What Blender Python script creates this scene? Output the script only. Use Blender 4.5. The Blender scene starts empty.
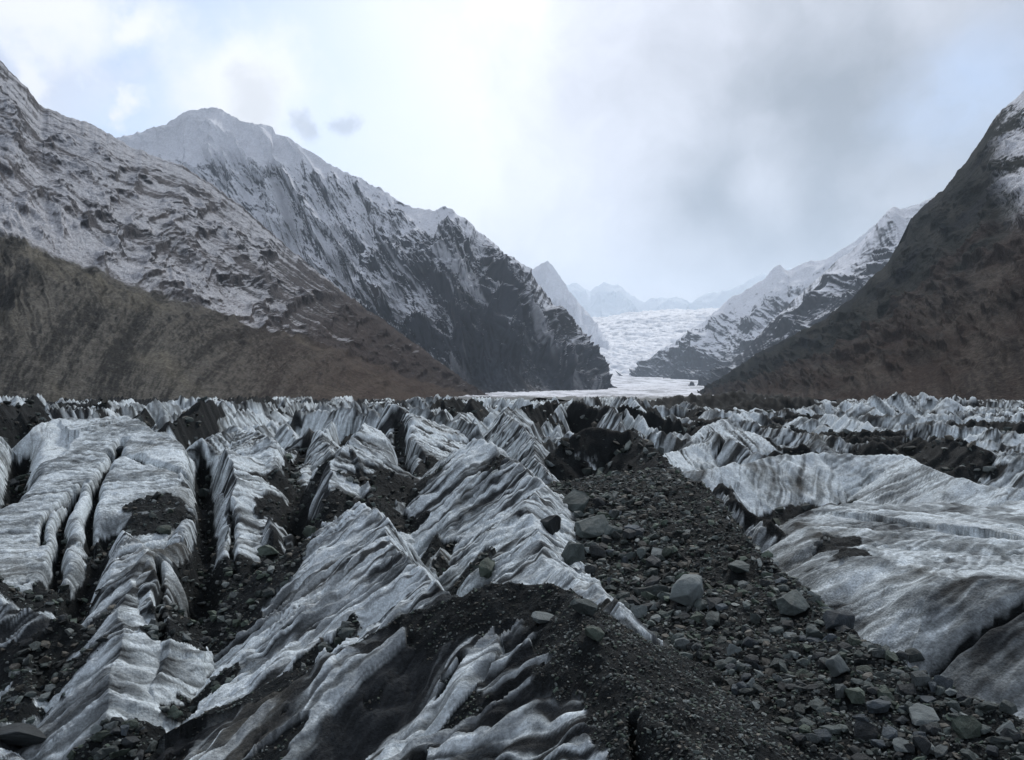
import bpy, bmesh, math, random
import numpy as np
from mathutils import Vector

random.seed(7)
rng = np.random.default_rng(11)
scene = bpy.context.scene
COL = scene.collection

# ----------------------------------------------------------------------------
# camera: 8 m above the mean level of the ice, looking up the valley (+Y)
# ----------------------------------------------------------------------------
F = 773.0            # focal length in photograph pixels
HOR = 392.0          # row of the horizon
CZ = 8.0
def P(px, py, Y):
    """the world point at depth Y seen at column px, row py of the photograph"""
    return ((px - 512.0) / F * Y, Y, CZ - (py - HOR) / F * Y)

cam_d = bpy.data.cameras.new('camera')
cam = bpy.data.objects.new('camera', cam_d)
COL.objects.link(cam)
cam_d.sensor_width = 36.0
cam_d.lens = 36.0 * F / 1024.0
cam_d.clip_start = 0.1
cam_d.clip_end = 100000.0
cam.location = (0, 0, CZ)
cam.rotation_euler = (math.radians(90) + math.atan((HOR - 380.0) / F), 0, 0)
scene.camera = cam

# ----------------------------------------------------------------------------
# numpy noise
# ----------------------------------------------------------------------------
def _hash(ix, iy, iz):
    h = (ix.astype(np.uint32) * np.uint32(374761393) + iy.astype(np.uint32) * np.uint32(668265263)
         + iz.astype(np.uint32) * np.uint32(2147483647))
    h = (h ^ (h >> np.uint32(13))) * np.uint32(1274126177)
    h = (h ^ (h >> np.uint32(16))) * np.uint32(2246822519)
    return h ^ (h >> np.uint32(15))

def noise2(x, y, seed=0):
    """gradient noise, about -1..1"""
    x = np.asarray(x, np.float32); y = np.asarray(y, np.float32)
    xf = np.floor(x); yf = np.floor(y)
    ix = xf.astype(np.int64); iy = yf.astype(np.int64)
    fx = x - xf; fy = y - yf
    u = fx * fx * fx * (fx * (fx * 6 - 15) + 10); v = fy * fy * fy * (fy * (fy * 6 - 15) + 10)
    sd = np.full(1, seed * 7919 + 13, np.int64)
    def g(ox, oy):
        h = _hash(ix + ox, iy + oy, sd)
        a = (h & np.uint32(0xFFFF)).astype(np.float32) * np.float32(2 * math.pi / 65536.0)
        return np.cos(a) * (fx - ox) + np.sin(a) * (fy - oy)
    a = g(0, 0); b = g(1, 0); c = g(0, 1); d = g(1, 1)
    a = a + (b - a) * u
    c = c + (d - c) * u
    return (a + (c - a) * v) * np.float32(1.5)

def fbm(x, y, octs=4, seed=0, gain=0.5, lac=2.03):
    t = 0; amp = 1.0; n = 0.0
    for o in range(octs):
        t = t + amp * noise2(x, y, seed + o * 31)
        n += amp; amp *= gain
        x = x * lac + 5.3; y = y * lac + 9.1
    return t / n

def ridged(x, y, octs=4, seed=0, gain=0.55, lac=2.05):
    t = 0; amp = 1.0; n = 0.0
    for o in range(octs):
        t = t + amp * (1.0 - np.abs(noise2(x, y, seed + o * 31)) * 1.6)
        n += amp; amp *= gain
        x = x * lac + 3.7; y = y * lac + 1.9
    return t / n

def crags(x, y, octs=7, seed=0, gain=0.52, lac=2.07):
    """ridged multifractal: sharp ribs, detail gathered on the ribs"""
    t = 0; amp = 1.0; n = 0.0; w = 1.0
    for o in range(octs):
        sg = 1.0 - np.abs(noise2(x, y, seed + o * 17)) * 1.5
        sg = np.clip(sg, 0, 1) ** 2 * w
        t = t + amp * sg; n += amp
        w = np.clip(sg * 1.9, 0.12, 1.0)
        amp *= gain
        x, y = (x * .93 - y * .36) * lac + 2.7, (x * .36 + y * .93) * lac + 8.1
    return t / n

def sstep(a, b, x):
    t = np.clip((x - a) / (b - a), 0, 1)
    return t * t * (3 - 2 * t)

def mixc(a, b, t):
    a = np.asarray(a, np.float32); b = np.asarray(b, np.float32)
    return a + (b - a) * t[..., None]

# ----------------------------------------------------------------------------
# mesh helpers
# ----------------------------------------------------------------------------
def mesh_from(name, co, quads, col=None, smooth=True, attrs=None):
    me = bpy.data.meshes.new(name)
    nv = len(co); nf = len(quads); k = quads.shape[1]
    me.vertices.add(nv)
    me.vertices.foreach_set('co', np.ascontiguousarray(co, np.float32).ravel())
    me.loops.add(nf * k)
    me.loops.foreach_set('vertex_index', np.ascontiguousarray(quads, np.int32).ravel())
    me.polygons.add(nf)
    me.polygons.foreach_set('loop_start', np.arange(0, nf * k, k, dtype=np.int32))
    me.polygons.foreach_set('use_smooth', np.full(nf, smooth))
    me.update(calc_edges=True)
    if col is not None:
        a = me.attributes.new('tint', 'FLOAT_COLOR', 'POINT')
        c4 = np.ones((nv, 4), np.float32); c4[:, :3] = col
        a.data.foreach_set('color', c4.ravel())
    for an, av in (attrs or {}).items():
        a = me.attributes.new(an, 'FLOAT', 'POINT')
        a.data.foreach_set('value', np.ascontiguousarray(av, np.float32))
    return me

def link(name, me, mat, label, cat, kind=None, group=None):
    o = bpy.data.objects.new(name, me)
    COL.objects.link(o)
    if mat is not None and not me.materials:
        me.materials.append(mat)
    o['label'] = label; o['category'] = cat
    if kind: o['kind'] = kind
    if group: o['group'] = group
    return o

def grid_quads(nr, nc):
    i = np.arange(nr * nc, dtype=np.int32).reshape(nr, nc)
    return np.stack([i[:-1, :-1], i[:-1, 1:], i[1:, 1:], i[1:, :-1]], -1).reshape(-1, 4)

# ----------------------------------------------------------------------------
# materials
# ----------------------------------------------------------------------------
def new_mat(name):
    m = bpy.data.materials.new(name); m.use_nodes = True
    nt = m.node_tree
    b = nt.nodes['Principled BSDF']
    return m, nt, b

def add(nt, kind, **kw):
    n = nt.nodes.new(kind)
    for k, v in kw.items():
        setattr(n, k, v)
    return n

def tint_material(name, rough, spec, sc1, amt1, sc2, amt2, bump_sc, bump_d, bump_s):
    """vertex tint (the ground's own colours) broken up by two noises, with a noise bump"""
    m, nt, b = new_mat(name)
    L = nt.links.new
    at = add(nt, 'ShaderNodeAttribute', attribute_name='tint')
    geo = add(nt, 'ShaderNodeNewGeometry')
    def nz(scale, detail):
        n = add(nt, 'ShaderNodeTexNoise'); n.inputs['Scale'].default_value = scale
        n.inputs['Detail'].default_value = detail; n.inputs['Roughness'].default_value = 0.62
        L(geo.outputs['Position'], n.inputs['Vector'])
        return n
    def rng_(n, amt):
        r = add(nt, 'ShaderNodeMapRange')
        r.inputs['From Min'].default_value = 0.3; r.inputs['From Max'].default_value = 0.7
        r.inputs['To Min'].default_value = 1 - amt; r.inputs['To Max'].default_value = 1 + amt
        L(n.outputs['Fac'], r.inputs['Value'])
        return r
    r1 = rng_(nz(sc1, 5), amt1); r2 = rng_(nz(sc2, 3), amt2)
    mu = add(nt, 'ShaderNodeMath', operation='MULTIPLY')
    L(r1.outputs[0], mu.inputs[0]); L(r2.outputs[0], mu.inputs[1])
    vm = add(nt, 'ShaderNodeVectorMath', operation='SCALE')
    L(at.outputs['Color'], vm.inputs[0]); L(mu.outputs[0], vm.inputs['Scale'])
    L(vm.outputs[0], b.inputs['Base Color'])
    b.inputs['Roughness'].default_value = rough
    b.inputs['Specular IOR Level'].default_value = spec
    bn = nz(bump_sc, 6)
    bp = add(nt, 'ShaderNodeBump'); bp.inputs['Strength'].default_value = bump_s
    bp.inputs['Distance'].default_value = bump_d
    L(bn.outputs['Fac'], bp.inputs['Height']); L(bp.outputs[0], b.inputs['Normal'])
    return m

M_ice = tint_material('weathered_ice', 0.8, 0.08, 3.2, 0.22, 17.0, 0.30, 9.0, 0.12, 0.9)
M_rock_face = tint_material('mountain_rock', 0.95, 0.02, 0.10, 0.28, 0.55, 0.42, 0.22, 3.0, 0.8)
M_far = tint_material('far_mountain', 0.95, 0.02, 0.008, 0.08, 0.08, 0.14, 0.04, 9.0, 0.4)
M_snow = tint_material('glacier_snow', 0.8, 0.2, 0.004, 0.10, 0.02, 0.15, 0.012, 12.0, 0.6)

def stone_material(name, base, var):
    m, nt, b = new_mat(name)
    L = nt.links.new
    tc = add(nt, 'ShaderNodeTexCoord')
    oi = add(nt, 'ShaderNodeObjectInfo')
    geo = add(nt, 'ShaderNodeNewGeometry')
    n = add(nt, 'ShaderNodeTexNoise'); n.inputs['Scale'].default_value = 2.6
    n.inputs['Detail'].default_value = 7; n.inputs['Roughness'].default_value = 0.65
    L(tc.outputs['Object'], n.inputs['Vector'])
    cr = add(nt, 'ShaderNodeValToRGB')
    cr.color_ramp.elements[0].position = 0.3; cr.color_ramp.elements[1].position = 0.72
    cr.color_ramp.elements[0].color = (*[c * (1 - var) for c in base], 1)
    cr.color_ramp.elements[1].color = (*[c * (1 + var) for c in base], 1)
    L(n.outputs['Fac'], cr.inputs[0])
    mr = add(nt, 'ShaderNodeMapRange')
    mr.inputs['To Min'].default_value = 0.6; mr.inputs['To Max'].default_value = 1.45
    L(oi.outputs['Random'], mr.inputs['Value'])
    vm = add(nt, 'ShaderNodeVectorMath', operation='SCALE')
    L(cr.outputs[0], vm.inputs[0]); L(mr.outputs[0], vm.inputs['Scale'])
    L(vm.outputs[0], b.inputs['Base Color'])
    b.inputs['Roughness'].default_value = 0.7
    b.inputs['Specular IOR Level'].default_value = 0.2
    n2 = add(nt, 'ShaderNodeTexNoise'); n2.inputs['Scale'].default_value = 6.0
    n2.inputs['Detail'].default_value = 8; n2.inputs['Roughness'].default_value = 0.7
    L(tc.outputs['Object'], n2.inputs['Vector'])
    bp = add(nt, 'ShaderNodeBump'); bp.inputs['Strength'].default_value = 0.7; bp.inputs['Distance'].default_value = 0.08
    L(n2.outputs['Fac'], bp.inputs['Height']); L(bp.outputs[0], b.inputs['Normal'])
    return m

STONE = {
    'grey': stone_material('slate_stone', (0.062, 0.076, 0.074), 0.45),
    'green': stone_material('greenish_stone', (0.064, 0.082, 0.068), 0.45),
    'dark': stone_material('dark_stone', (0.030, 0.035, 0.037), 0.45),
    'pale': stone_material('pale_stone', (0.115, 0.135, 0.136), 0.35),
    'blue': stone_material('bluish_stone', (0.058, 0.072, 0.082), 0.4),
}

def rubble_material():
    m, nt, b = new_mat('rubble_stone')
    L = nt.links.new
    at = add(nt, 'ShaderNodeAttribute', attribute_name='tint')
    geo = add(nt, 'ShaderNodeNewGeometry')
    n = add(nt, 'ShaderNodeTexNoise'); n.inputs['Scale'].default_value = 22; n.inputs['Detail'].default_value = 4
    L(geo.outputs['Position'], n.inputs['Vector'])
    mr = add(nt, 'ShaderNodeMapRange'); mr.inputs['From Min'].default_value = 0.3; mr.inputs['From Max'].default_value = 0.7
    mr.inputs['To Min'].default_value = 0.6; mr.inputs['To Max'].default_value = 1.4
    L(n.outputs['Fac'], mr.inputs['Value'])
    vm = add(nt, 'ShaderNodeVectorMath', operation='SCALE')
    L(at.outputs['Color'], vm.inputs[0]); L(mr.outputs[0], vm.inputs['Scale'])
    L(vm.outputs[0], b.inputs['Base Color'])
    b.inputs['Roughness'].default_value = 0.75
    b.inputs['Specular IOR Level'].default_value = 0.12
    return m
M_rubble = rubble_material()

# ----------------------------------------------------------------------------
# THE GLACIER: one height field of ice ridges, debris in the troughs
# ----------------------------------------------------------------------------
def geo_rows(a, b, r):
    n = int(math.log(b / a) / r)
    return a * (b / a) ** (np.arange(n) / n)
QUAL = 1.0
Yr = np.concatenate([geo_rows(4.0, 9.0, 0.009 / QUAL), geo_rows(9.0, 60.0, 0.0028 / QUAL),
                     geo_rows(60, 150, 0.004 / QUAL), geo_rows(150, 600, 0.007 / QUAL), [600.0]])
Tc = (np.arange(-230, 1255, 0.92 / QUAL) - 512.0) / F
NR, NC = len(Yr), len(Tc)
GY = np.repeat(Yr[:, None], NC, 1).astype(np.float32)
GX = (Yr[:, None] * Tc[None, :]).astype(np.float32)

wx = 0.55 * fbm(GX / 3.1, GY / 3.1, 3, 101) + 1.6 * fbm(GX / 17, GY / 17, 2, 103) * sstep(30, 70, GY)
wy = 0.55 * fbm(GX / 3.1, GY / 3.1, 3, 102) + 1.6 * fbm(GX / 17, GY / 17, 2, 104) * sstep(30, 70, GY)
WX = GX + wx; WY = GY + wy

def base_level(x, y):
    b = np.interp(y, [0, 14, 30, 60, 120, 250, 600], [-1.3, -1.3, -1.0, 0.5, 1.9, 2.5, 0.6])
    return b.astype(np.float32) + 0.5 * fbm(x / 6, y / 6, 3, 77) + 0.9 * fbm(x / 26, y / 26, 2, 78) * sstep(40, 90, y)

BASE = base_level(GX, GY)
H = BASE.copy()
ID = np.full((NR, NC), -1, np.int32)
S = np.zeros((NR, NC), np.float32)
D = np.zeros((NR, NC), np.float32)
SIDE = np.zeros((NR, NC), np.float32)
RID = []      # ridge records

def stamp(pts, sl, sr, reach, key=None, crest_n=0.25, shear=0.4, dirt=0.3, debL=0.0, debR=0.0, crown=0.0,
          concave=0.0, flatL=None, flatR=None, streak=1.0, cut=1.4, tilt_k=0.04, dirt_shadeR=None):
    """raise a ridge along the crest line pts (world x, y, z); its two faces fall away with slopes sl / sr
    (left and right of the travel direction); flatL / flatR give a plateau width before the face falls off"""
    pts = np.array(pts, np.float32)
    rid = len(RID)
    RID.append(dict(key=key, shear=shear, dirt=dirt, dirt_shadeR=dirt if dirt_shadeR is None else dirt_shadeR, debL=debL, debR=debR, crown=crown, streak=streak))
    y0, y1 = pts[:, 1].min() - reach - 2.5, pts[:, 1].max() + reach + 2.5
    x0, x1 = pts[:, 0].min() - reach - 2.5, pts[:, 0].max() + reach + 2.5
    r0, r1 = np.searchsorted(Yr, y0), np.searchsorted(Yr, y1)
    if r1 <= r0: return rid
    yl, yh = Yr[r0], Yr[min(r1, NR - 1)]
    tmin = min(x0 / yl, x0 / yh); tmax = max(x1 / yl, x1 / yh)
    c0, c1 = np.searchsorted(Tc, tmin), np.searchsorted(Tc, tmax)
    if c1 <= c0: return rid
    sl_ = np.s_[r0:r1, c0:c1]
    X = WX[sl_]; Yy = WY[sl_]
    best = np.full(X.shape, 1e9, np.float32); bs = np.zeros_like(best); bz = np.zeros_like(best); bside = np.zeros_like(best)
    acc = 0.0
    for i in range(len(pts) - 1):
        a, b = pts[i], pts[i + 1]
        dx, dy = b[0] - a[0], b[1] - a[1]
        ln = math.hypot(dx, dy) + 1e-6
        raw = ((X - a[0]) * dx + (Yy - a[1]) * dy) / (ln * ln)
        tt = np.clip(raw, 0, 1)
        qx = X - a[0] - tt * dx; qy = Yy - a[1] - tt * dy
        dd = np.sqrt(qx * qx + qy * qy)
        m = dd < best
        best[m] = dd[m]; bs[m] = (acc + tt * ln + 0.8 * (raw - tt) * ln)[m]; bz[m] = (a[2] + tt * (b[2] - a[2]))[m]
        side = np.sign(dx * qy - dy * qx)          # +1: left of the travel direction
        bside[m] = side[m]
        acc += ln
    zc = bz + crest_n * fbm(bs * 0.55, np.full_like(bs, rid * 3.3), 3, 55)
    left = bside > 0
    slope = np.where(left, sl, sr).astype(np.float32)
    d = best
    flat = np.where(left, flatL or 0.0, flatR or 0.0).astype(np.float32)
    dd = np.maximum(d - flat, 0) * 1.0
    tilt = np.minimum(d, flat) * tilt_k
    drop = slope * dd * (1 + concave * np.exp(-dd / 1.2)) + tilt
    over = np.maximum(d - reach, 0)
    cand = zc - drop - over * cut
    Hs = H[sl_]
    win = cand > Hs
    Hs[win] = cand[win]
    ID[sl_][win] = rid; S[sl_][win] = bs[win]; D[sl_][win] = d[win]; SIDE[sl_][win] = bside[win]
    return rid

def L3(*pts):
    return [P(*p) for p in pts]

# --- scattered ice fins of the far glacier -------------------------------------------------
n_far = 0
for k in range(1050):
    y = 50 * (520 / 50) ** (rng.random() ** 0.8)
    x = (rng.random() * 1.9 - 0.95) * y
    if y < 62 and abs(x) < 30: continue
    right = x > 0.18 * y
    ang = math.radians(rng.normal(100 if not right else 128, 24))     # crest direction, 90 = along the view
    ln = rng.uniform(7, 22) * (1.0 if y < 150 else 1.5) * (1.35 if right else 1)
    bz = float(np.interp(y, [50, 120, 250, 600], [1.0, 2.0, 2.6, 0.6]))
    hgt = rng.uniform(2.2, 6.0) * (0.62 if right else 1.0) * (1.0 if y < 160 else 0.8)
    top = min(bz + hgt, CZ - (0.5 + rng.random() ** 0.8 * 15 + 5 * math.sin(x / 23.0) * math.sin(y / 31.0 + 1)) * y / F)
    dx, dy = math.cos(ang) * ln / 2, math.sin(ang) * ln / 2
    z1 = top; z0 = top - rng.uniform(0.5, 2.6)
    far_deb = 1.0 if (rng.random() < 0.16 or (0.20 < x / y < 0.36 and y > 110 and rng.random() < 0.8) or (x / y < -0.45 and y > 130 and rng.random() < 0.5)) else 0.0
    a, b = (rng.uniform(0.9, 1.7), rng.uniform(1.0, 2.4)) if not right else (rng.uniform(0.7, 1.2), rng.uniform(0.4, 0.8))
    stamp([(x + dx, y + dy, z0 if rng.random() < .5 else z1), (x + dx * .1, y + dy * .1, top), (x - dx, y - dy, z0)], b, a, 11,
          streak=rng.uniform(.4, 1.0), dirt=rng.uniform(0.05, 0.75), debL=far_deb * 0.9, debR=far_deb, shear=rng.uniform(-.6, .6), crest_n=0.9)

for pts in [((-260, 404, 330), (-80, 400, 340), (40, 402, 350), (150, 399, 355), (260, 402, 360), (340, 399.5, 380), (480, 401.5, 410)),
            ((730, 402, 330), (800, 399, 330), (860, 402, 325), (930, 399, 320), (1000, 402, 315), (1120, 400, 310))]:
    stamp(L3(*pts), .25, .25, 40, dirt=.9, debL=1, debR=1, crest_n=3.0, streak=.5)
# dark debris humps and ice towers along the far edge
for pts, dl, dr in [(((640, 404, 190), (668, 398, 205), (700, 394, 215), (735, 391, 225), (772, 394, 235), (800, 400, 240)), 1, .9),
                    (((735, 402, 150), (765, 398, 160), (800, 397, 165), (840, 403, 165)), .9, .9),
                    (((-60, 402, 190), (0, 400, 190), (55, 402, 185), (90, 404, 180)), 1, 1),
                    (((830, 404, 130), (880, 398, 135), (915, 394, 140), (945, 399, 135)), .1, .3),
                    (((925, 402, 170), (960, 397, 180), (1000, 401, 175), (1060, 400, 180)), .2, .5),
                    (((150, 404, 150), (190, 397, 155), (235, 402, 150)), .3, .3),
                    (((400, 402, 130), (425, 396, 135), (450, 401, 130)), 0, .2),
                    (((780, 412, 110), (825, 404, 115), (870, 408, 110)), 0, .2)]:
    stamp(L3(*pts), .6, .7, 14, dirt=.35, debL=dl, debR=dr, crest_n=1.6, streak=.7)

# --- left side ----------------------------------------------------------------------------
stamp(L3((-160, 470, 42), (-60, 448, 46), (20, 437, 46), (62, 419, 50), (130, 417, 50), (165, 432, 46), (185, 445, 42)), 1.2, 0.235, 21,
      key='dome_left', dirt=0.3, shear=1.6, crest_n=0.3, streak=0.35)
stamp(L3((150, 436, 48), (180, 452, 42), (192, 490, 35), (190, 520, 30)), 0.5, 1.2, 5, key='dome_left', dirt=0.2)
stamp(L3((98, 515, 31), (115, 520, 31), (146, 553, 27)), 1.4, 0.55, 6, key='block_rear', dirt=0.15)
stamp(L3((203, 520, 30), (192, 530, 28), (150, 556, 25.5), (128, 578, 24.5), (121, 635, 19.5), (112, 690, 17.2), (104, 730, 16)), 0.5, 0.95, 8,
      key='block', dirt=0.32, dirt_shadeR=0.45, shear=0.3, streak=.55)  # left face darker: its shade is painted into the ice colour
stamp(L3((150, 556, 25.5), (160, 600, 22), (166, 650, 19.5), (150, 735, 16.8)), 0.8, 0.8, 5, key='block', dirt=0.34)
stamp(L3((228, 446, 41), (234, 462, 39), (236, 480, 36), (226, 530, 31), (214, 580, 27), (207, 640, 23), (205, 680, 21)), 0.42, 1.9, 8,
      key='fin', dirt=0.10, dirt_shadeR=0.55, shear=0.3)  # shaded left face painted darker
stamp(L3((205, 440, 46), (245, 430, 50), (280, 440, 46), (282, 470, 40)), 0.8, 0.5, 8, dirt=0.25)
stamp(L3((40, 640, 22), (20, 690, 19), (10, 740, 17), (0, 800, 15)), 0.9, 1.0, 4, key='corner_ice', dirt=0.3)
stamp(L3((-30, 560, 26), (10, 600, 23), (50, 618, 22), (75, 625, 22)), 0.9, 0.8, 4, dirt=0.35)
stamp(L3((365, 424, 44), (346, 443, 38), (330, 476, 34), (316, 512, 30)), 0.55, 1.7, 6, key='fan_fin', dirt=0.12, dirt_shadeR=0.6, shear=0.25)  # left face carries painted shade
stamp(L3((346, 443, 38), (368, 480, 35), (372, 500, 32)), 1.3, 0.9, 4, key='fan_fin', dirt=0.2)
stamp(L3((385, 403, 62), (396, 408, 56), (405, 428, 50), (424, 452, 43)), 0.5, 2.2, 6, key='tilted_fin', dirt=0.15)
stamp(L3((440, 408, 70), (436, 425, 60), (446, 450, 50)), 0.9, 1.5, 6, dirt=0.3)
stamp(L3((505, 405, 75), (512, 420, 62), (528, 440, 54), (548, 470, 46)), 1.1, 1.3, 8, key=None, dirt=0.55)
stamp(L3((470, 412, 75), (462, 425, 64), (470, 440, 55)), 1.0, 1.2, 6, dirt=0.35)
stamp(L3((300, 428, 60), (320, 440, 52), (332, 455, 45)), 1.0, 1.0, 6, dirt=0.35)
for k in range(110):
    y = rng.uniform(27, 60); x = -rng.uniform(.03, .40) * y
    ang = math.radians(rng.normal(104, 16)); ln = rng.uniform(4, 10)
    top = float(np.interp(y, [14, 30, 60], [-.8, -.4, 1.0])) + rng.uniform(1.4, 3.0)
    dx, dy = math.cos(ang) * ln / 2, math.sin(ang) * ln / 2
    stamp([(x + dx, y + dy, top - rng.uniform(0, .8)), (x, y, top), (x - dx, y - dy, top - rng.uniform(.6, 1.8))], rng.uniform(.6, 1.3), rng.uniform(1.0, 2.0), 5,
          dirt=rng.uniform(.1, .6), shear=rng.uniform(-.3, .5), crest_n=.5)
# --- centre -------------------------------------------------------------------------------
stamp(L3((322, 532, 26), (340, 529, 26), (352, 545, 24), (345, 565, 22)), 0.8, 0.7, 6, key='front_ridge', dirt=0.35)
stamp(L3((362, 507, 25), (378, 515, 23.5), (398, 552, 19.5), (430, 582, 16.8), (468, 601, 14.8), (492, 640, 13)), 1.3, 0.70, 13,
      key='front_ridge', dirt=0.28, shear=0.15, crest_n=0.3)
stamp(L3((440, 462, 40), (462, 446, 38), (482, 440, 36), (515, 462, 33), (543, 482, 29.5), (531, 500, 26.5), (528, 520, 24), (545, 556, 20), (572, 582, 17.2), (602, 608, 15.4), (637, 640, 13.4), (655, 668, 12)),
      0.8, 0.85, 8, key='centre_ridge', dirt=0.22, shear=0.25, crest_n=0.15)
stamp(L3((430, 607, 14.8), (470, 590, 14.6), (520, 588, 14.2), (562, 596, 13.6), (600, 640, 11.6), (640, 690, 9.9), (682, 740, 8.4), (730, 800, 7.0), (800, 900, 5.4)),
      0.55, 0.62, 12, key='gravel_ridge', dirt=1.15, shear=0.45, crown=0.75, debL=0.95, debR=0.3, crest_n=0.12, streak=1.15)
stamp(L3((560, 442, 52), (590, 428, 54), (628, 432, 54), (650, 447, 48), (664, 470, 42)), 1.2, 1.0, 8, key='black_mound', dirt=0.6, debL=0.9, debR=0.8)
# --- right: the stony moraine, its crest runs parallel to the view at x = 7 ------------------
MOR = [P(664, 470, 38), P(676, 476, 34), P(690, 486, 30), P(730, 524, 24.5), P(780, 575, 20), P(826, 612, 17), P(870, 645, 15), P(945, 685, 12.6), (6.95, 11, 3.15), (6.95, 8.6, 3.2), (6.9, 3, 3.1)]
stamp(MOR, 1.15, 0.6, 6.6, key='moraine', dirt=0.9, debL=0.75, debR=1.0, flatR=6.0, flatL=0.15, crest_n=0.2, tilt_k=0.17)
stamp(L3((716, 484, 37), (735, 498, 33.5), (758, 514, 31.5), (772, 520, 30.5), (790, 533, 29.5), (806, 545, 28.3), (822, 558, 27.3)), 1.0, 1.35, 4, key='dirty_fin', dirt=0.3, shear=0.1, crown=0.22)
# right domes
stamp(L3((842, 504, 34.6), (808, 510, 34), (800, 522, 30.5), (846, 556, 23.5), (940, 572, 19.6), (1060, 580, 17.8), (1200, 596, 16)), 0.10, 0.8, 12,
      key='dome_right', dirt=0.4, dirt_shadeR=0.62, flatL=11, shear=0.9, crest_n=0.35, streak=0.3, concave=-0.35)  # lower face darkened in colour to stand for its shade
stamp(L3((816, 540, 28), (840, 560, 24), (880, 600, 20.5)), 0.5, 1.0, 4, key='dome_right', dirt=0.2, streak=.5)
stamp(L3((650, 478, 50), (720, 465, 52), (765, 458, 54), (830, 452, 56), (900, 456, 54), (948, 477, 44), (1010, 488, 40), (1100, 500, 38)), 0.5, 0.7, 12,
      key='dome_rear', dirt=0.3, shear=0.8, crest_n=0.3, streak=0.35)
stamp(L3((640, 462, 56), (672, 452, 60), (720, 440, 64), (742, 428, 72)), 0.6, 0.6, 9, dirt=0.12, shear=.5)
stamp(L3((690, 440, 66), (715, 420, 76), (745, 412, 84)), 0.8, 0.9, 9, dirt=0.15)

# local debris on the plateau is later covered by stones; cracks and rubble patches are cut from what the photograph shows
def hit(px, py):
    """the first point of the ice surface seen at (px, py)"""
    c = int(np.clip(np.searchsorted(Tc, (px - 512) / F), 0, NC - 1))
    rows = HOR + (CZ - H[:, c]) * F / Yr
    i = int(np.argmax(rows <= py))
    if not (rows <= py).any(): i = int(np.argmin(rows))
    y = Yr[i]
    return (px - 512) / F * y, y, float(H[i, c])

def near_line(pts, reach):
    """distance to a polyline, inside its neighbourhood only"""
    pts = np.array(pts, np.float32)
    y0, y1 = pts[:, 1].min() - reach, pts[:, 1].max() + reach
    x0, x1 = pts[:, 0].min() - reach, pts[:, 0].max() + reach
    r0, r1 = np.searchsorted(Yr, y0), min(np.searchsorted(Yr, y1) + 1, NR)
    yl, yh = Yr[r0], Yr[r1 - 1]
    c0 = np.searchsorted(Tc, min(x0 / yl, x0 / yh)); c1 = np.searchsorted(Tc, max(x1 / yl, x1 / yh))
    sl_ = np.s_[r0:r1, c0:c1]
    X = WX[sl_] - wx[sl_] * 0.5; Yy = WY[sl_] - wy[sl_] * 0.5
    best = np.full(X.shape, 1e9, np.float32)
    for a, b in zip(pts[:-1], pts[1:]):
        dx, dy = b[0] - a[0], b[1] - a[1]
        ln2 = dx * dx + dy * dy + 1e-9
        tt = np.clip(((X - a[0]) * dx + (Yy - a[1]) * dy) / ln2, 0, 1)
        best = np.minimum(best, np.hypot(X - a[0] - tt * dx, Yy - a[1] - tt * dy))
    return sl_, best

DEB = np.zeros((NR, NC), np.float32)
cracks = [
    ([(128, 438), (108, 462), (97, 482), (93, 505), (91, 532)], 0.2, 0.9),
    ([(74, 490), (68, 508), (61, 535), (56, 580)], 0.22, 1.0),
    ([(85, 483), (62, 500), (46, 520), (40, 545)], 0.1, 0.5),
    ([(22, 440), (20, 465), (8, 490), (-10, 505)], 0.7, 2.2),
    ([(113, 450), (150, 460), (185, 470)], 0.2, 0.7),
    ([(205, 450), (205, 490), (206, 530), (202, 575), (198, 610)], 0.55, 1.8),
    ([(160, 560), (163, 600), (160, 640)], 0.10, 0.5),
    ([(232, 500), (232, 540), (236, 575)], 0.10, 0.5),
    ([(110, 520), (100, 545), (86, 575), (80, 610)], 0.5, 1.2),
    ([(165, 555), (190, 570), (205, 582)], 0.12, 0.5),
    ([(300, 440), (292, 465), (300, 500), (312, 530)], 0.6, 1.0),
    ([(1030, 592), (980, 622), (932, 664)], 0.13, 0.4),
    ([(720, 452), (790, 452), (820, 450)], 0.3, 0.9),
    ([(634, 705), (636, 730), (640, 770)], 0.06, 0.4),
    ([(395, 412), (398, 440), (405, 465)], 0.5, 1.5),
]
world_cracks = [([hit(*p)[:2] for p in pts], w, dep) for pts, w, dep in cracks]
for pts, w, dep in world_cracks:
    sl_, d = near_line(pts, w * 6 + 1)
    k = np.exp(-(d / w) ** 2)
    H[sl_] -= dep * k
    DEB[sl_] = np.maximum(DEB[sl_], sstep(0.35, 0.8, k))

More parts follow.
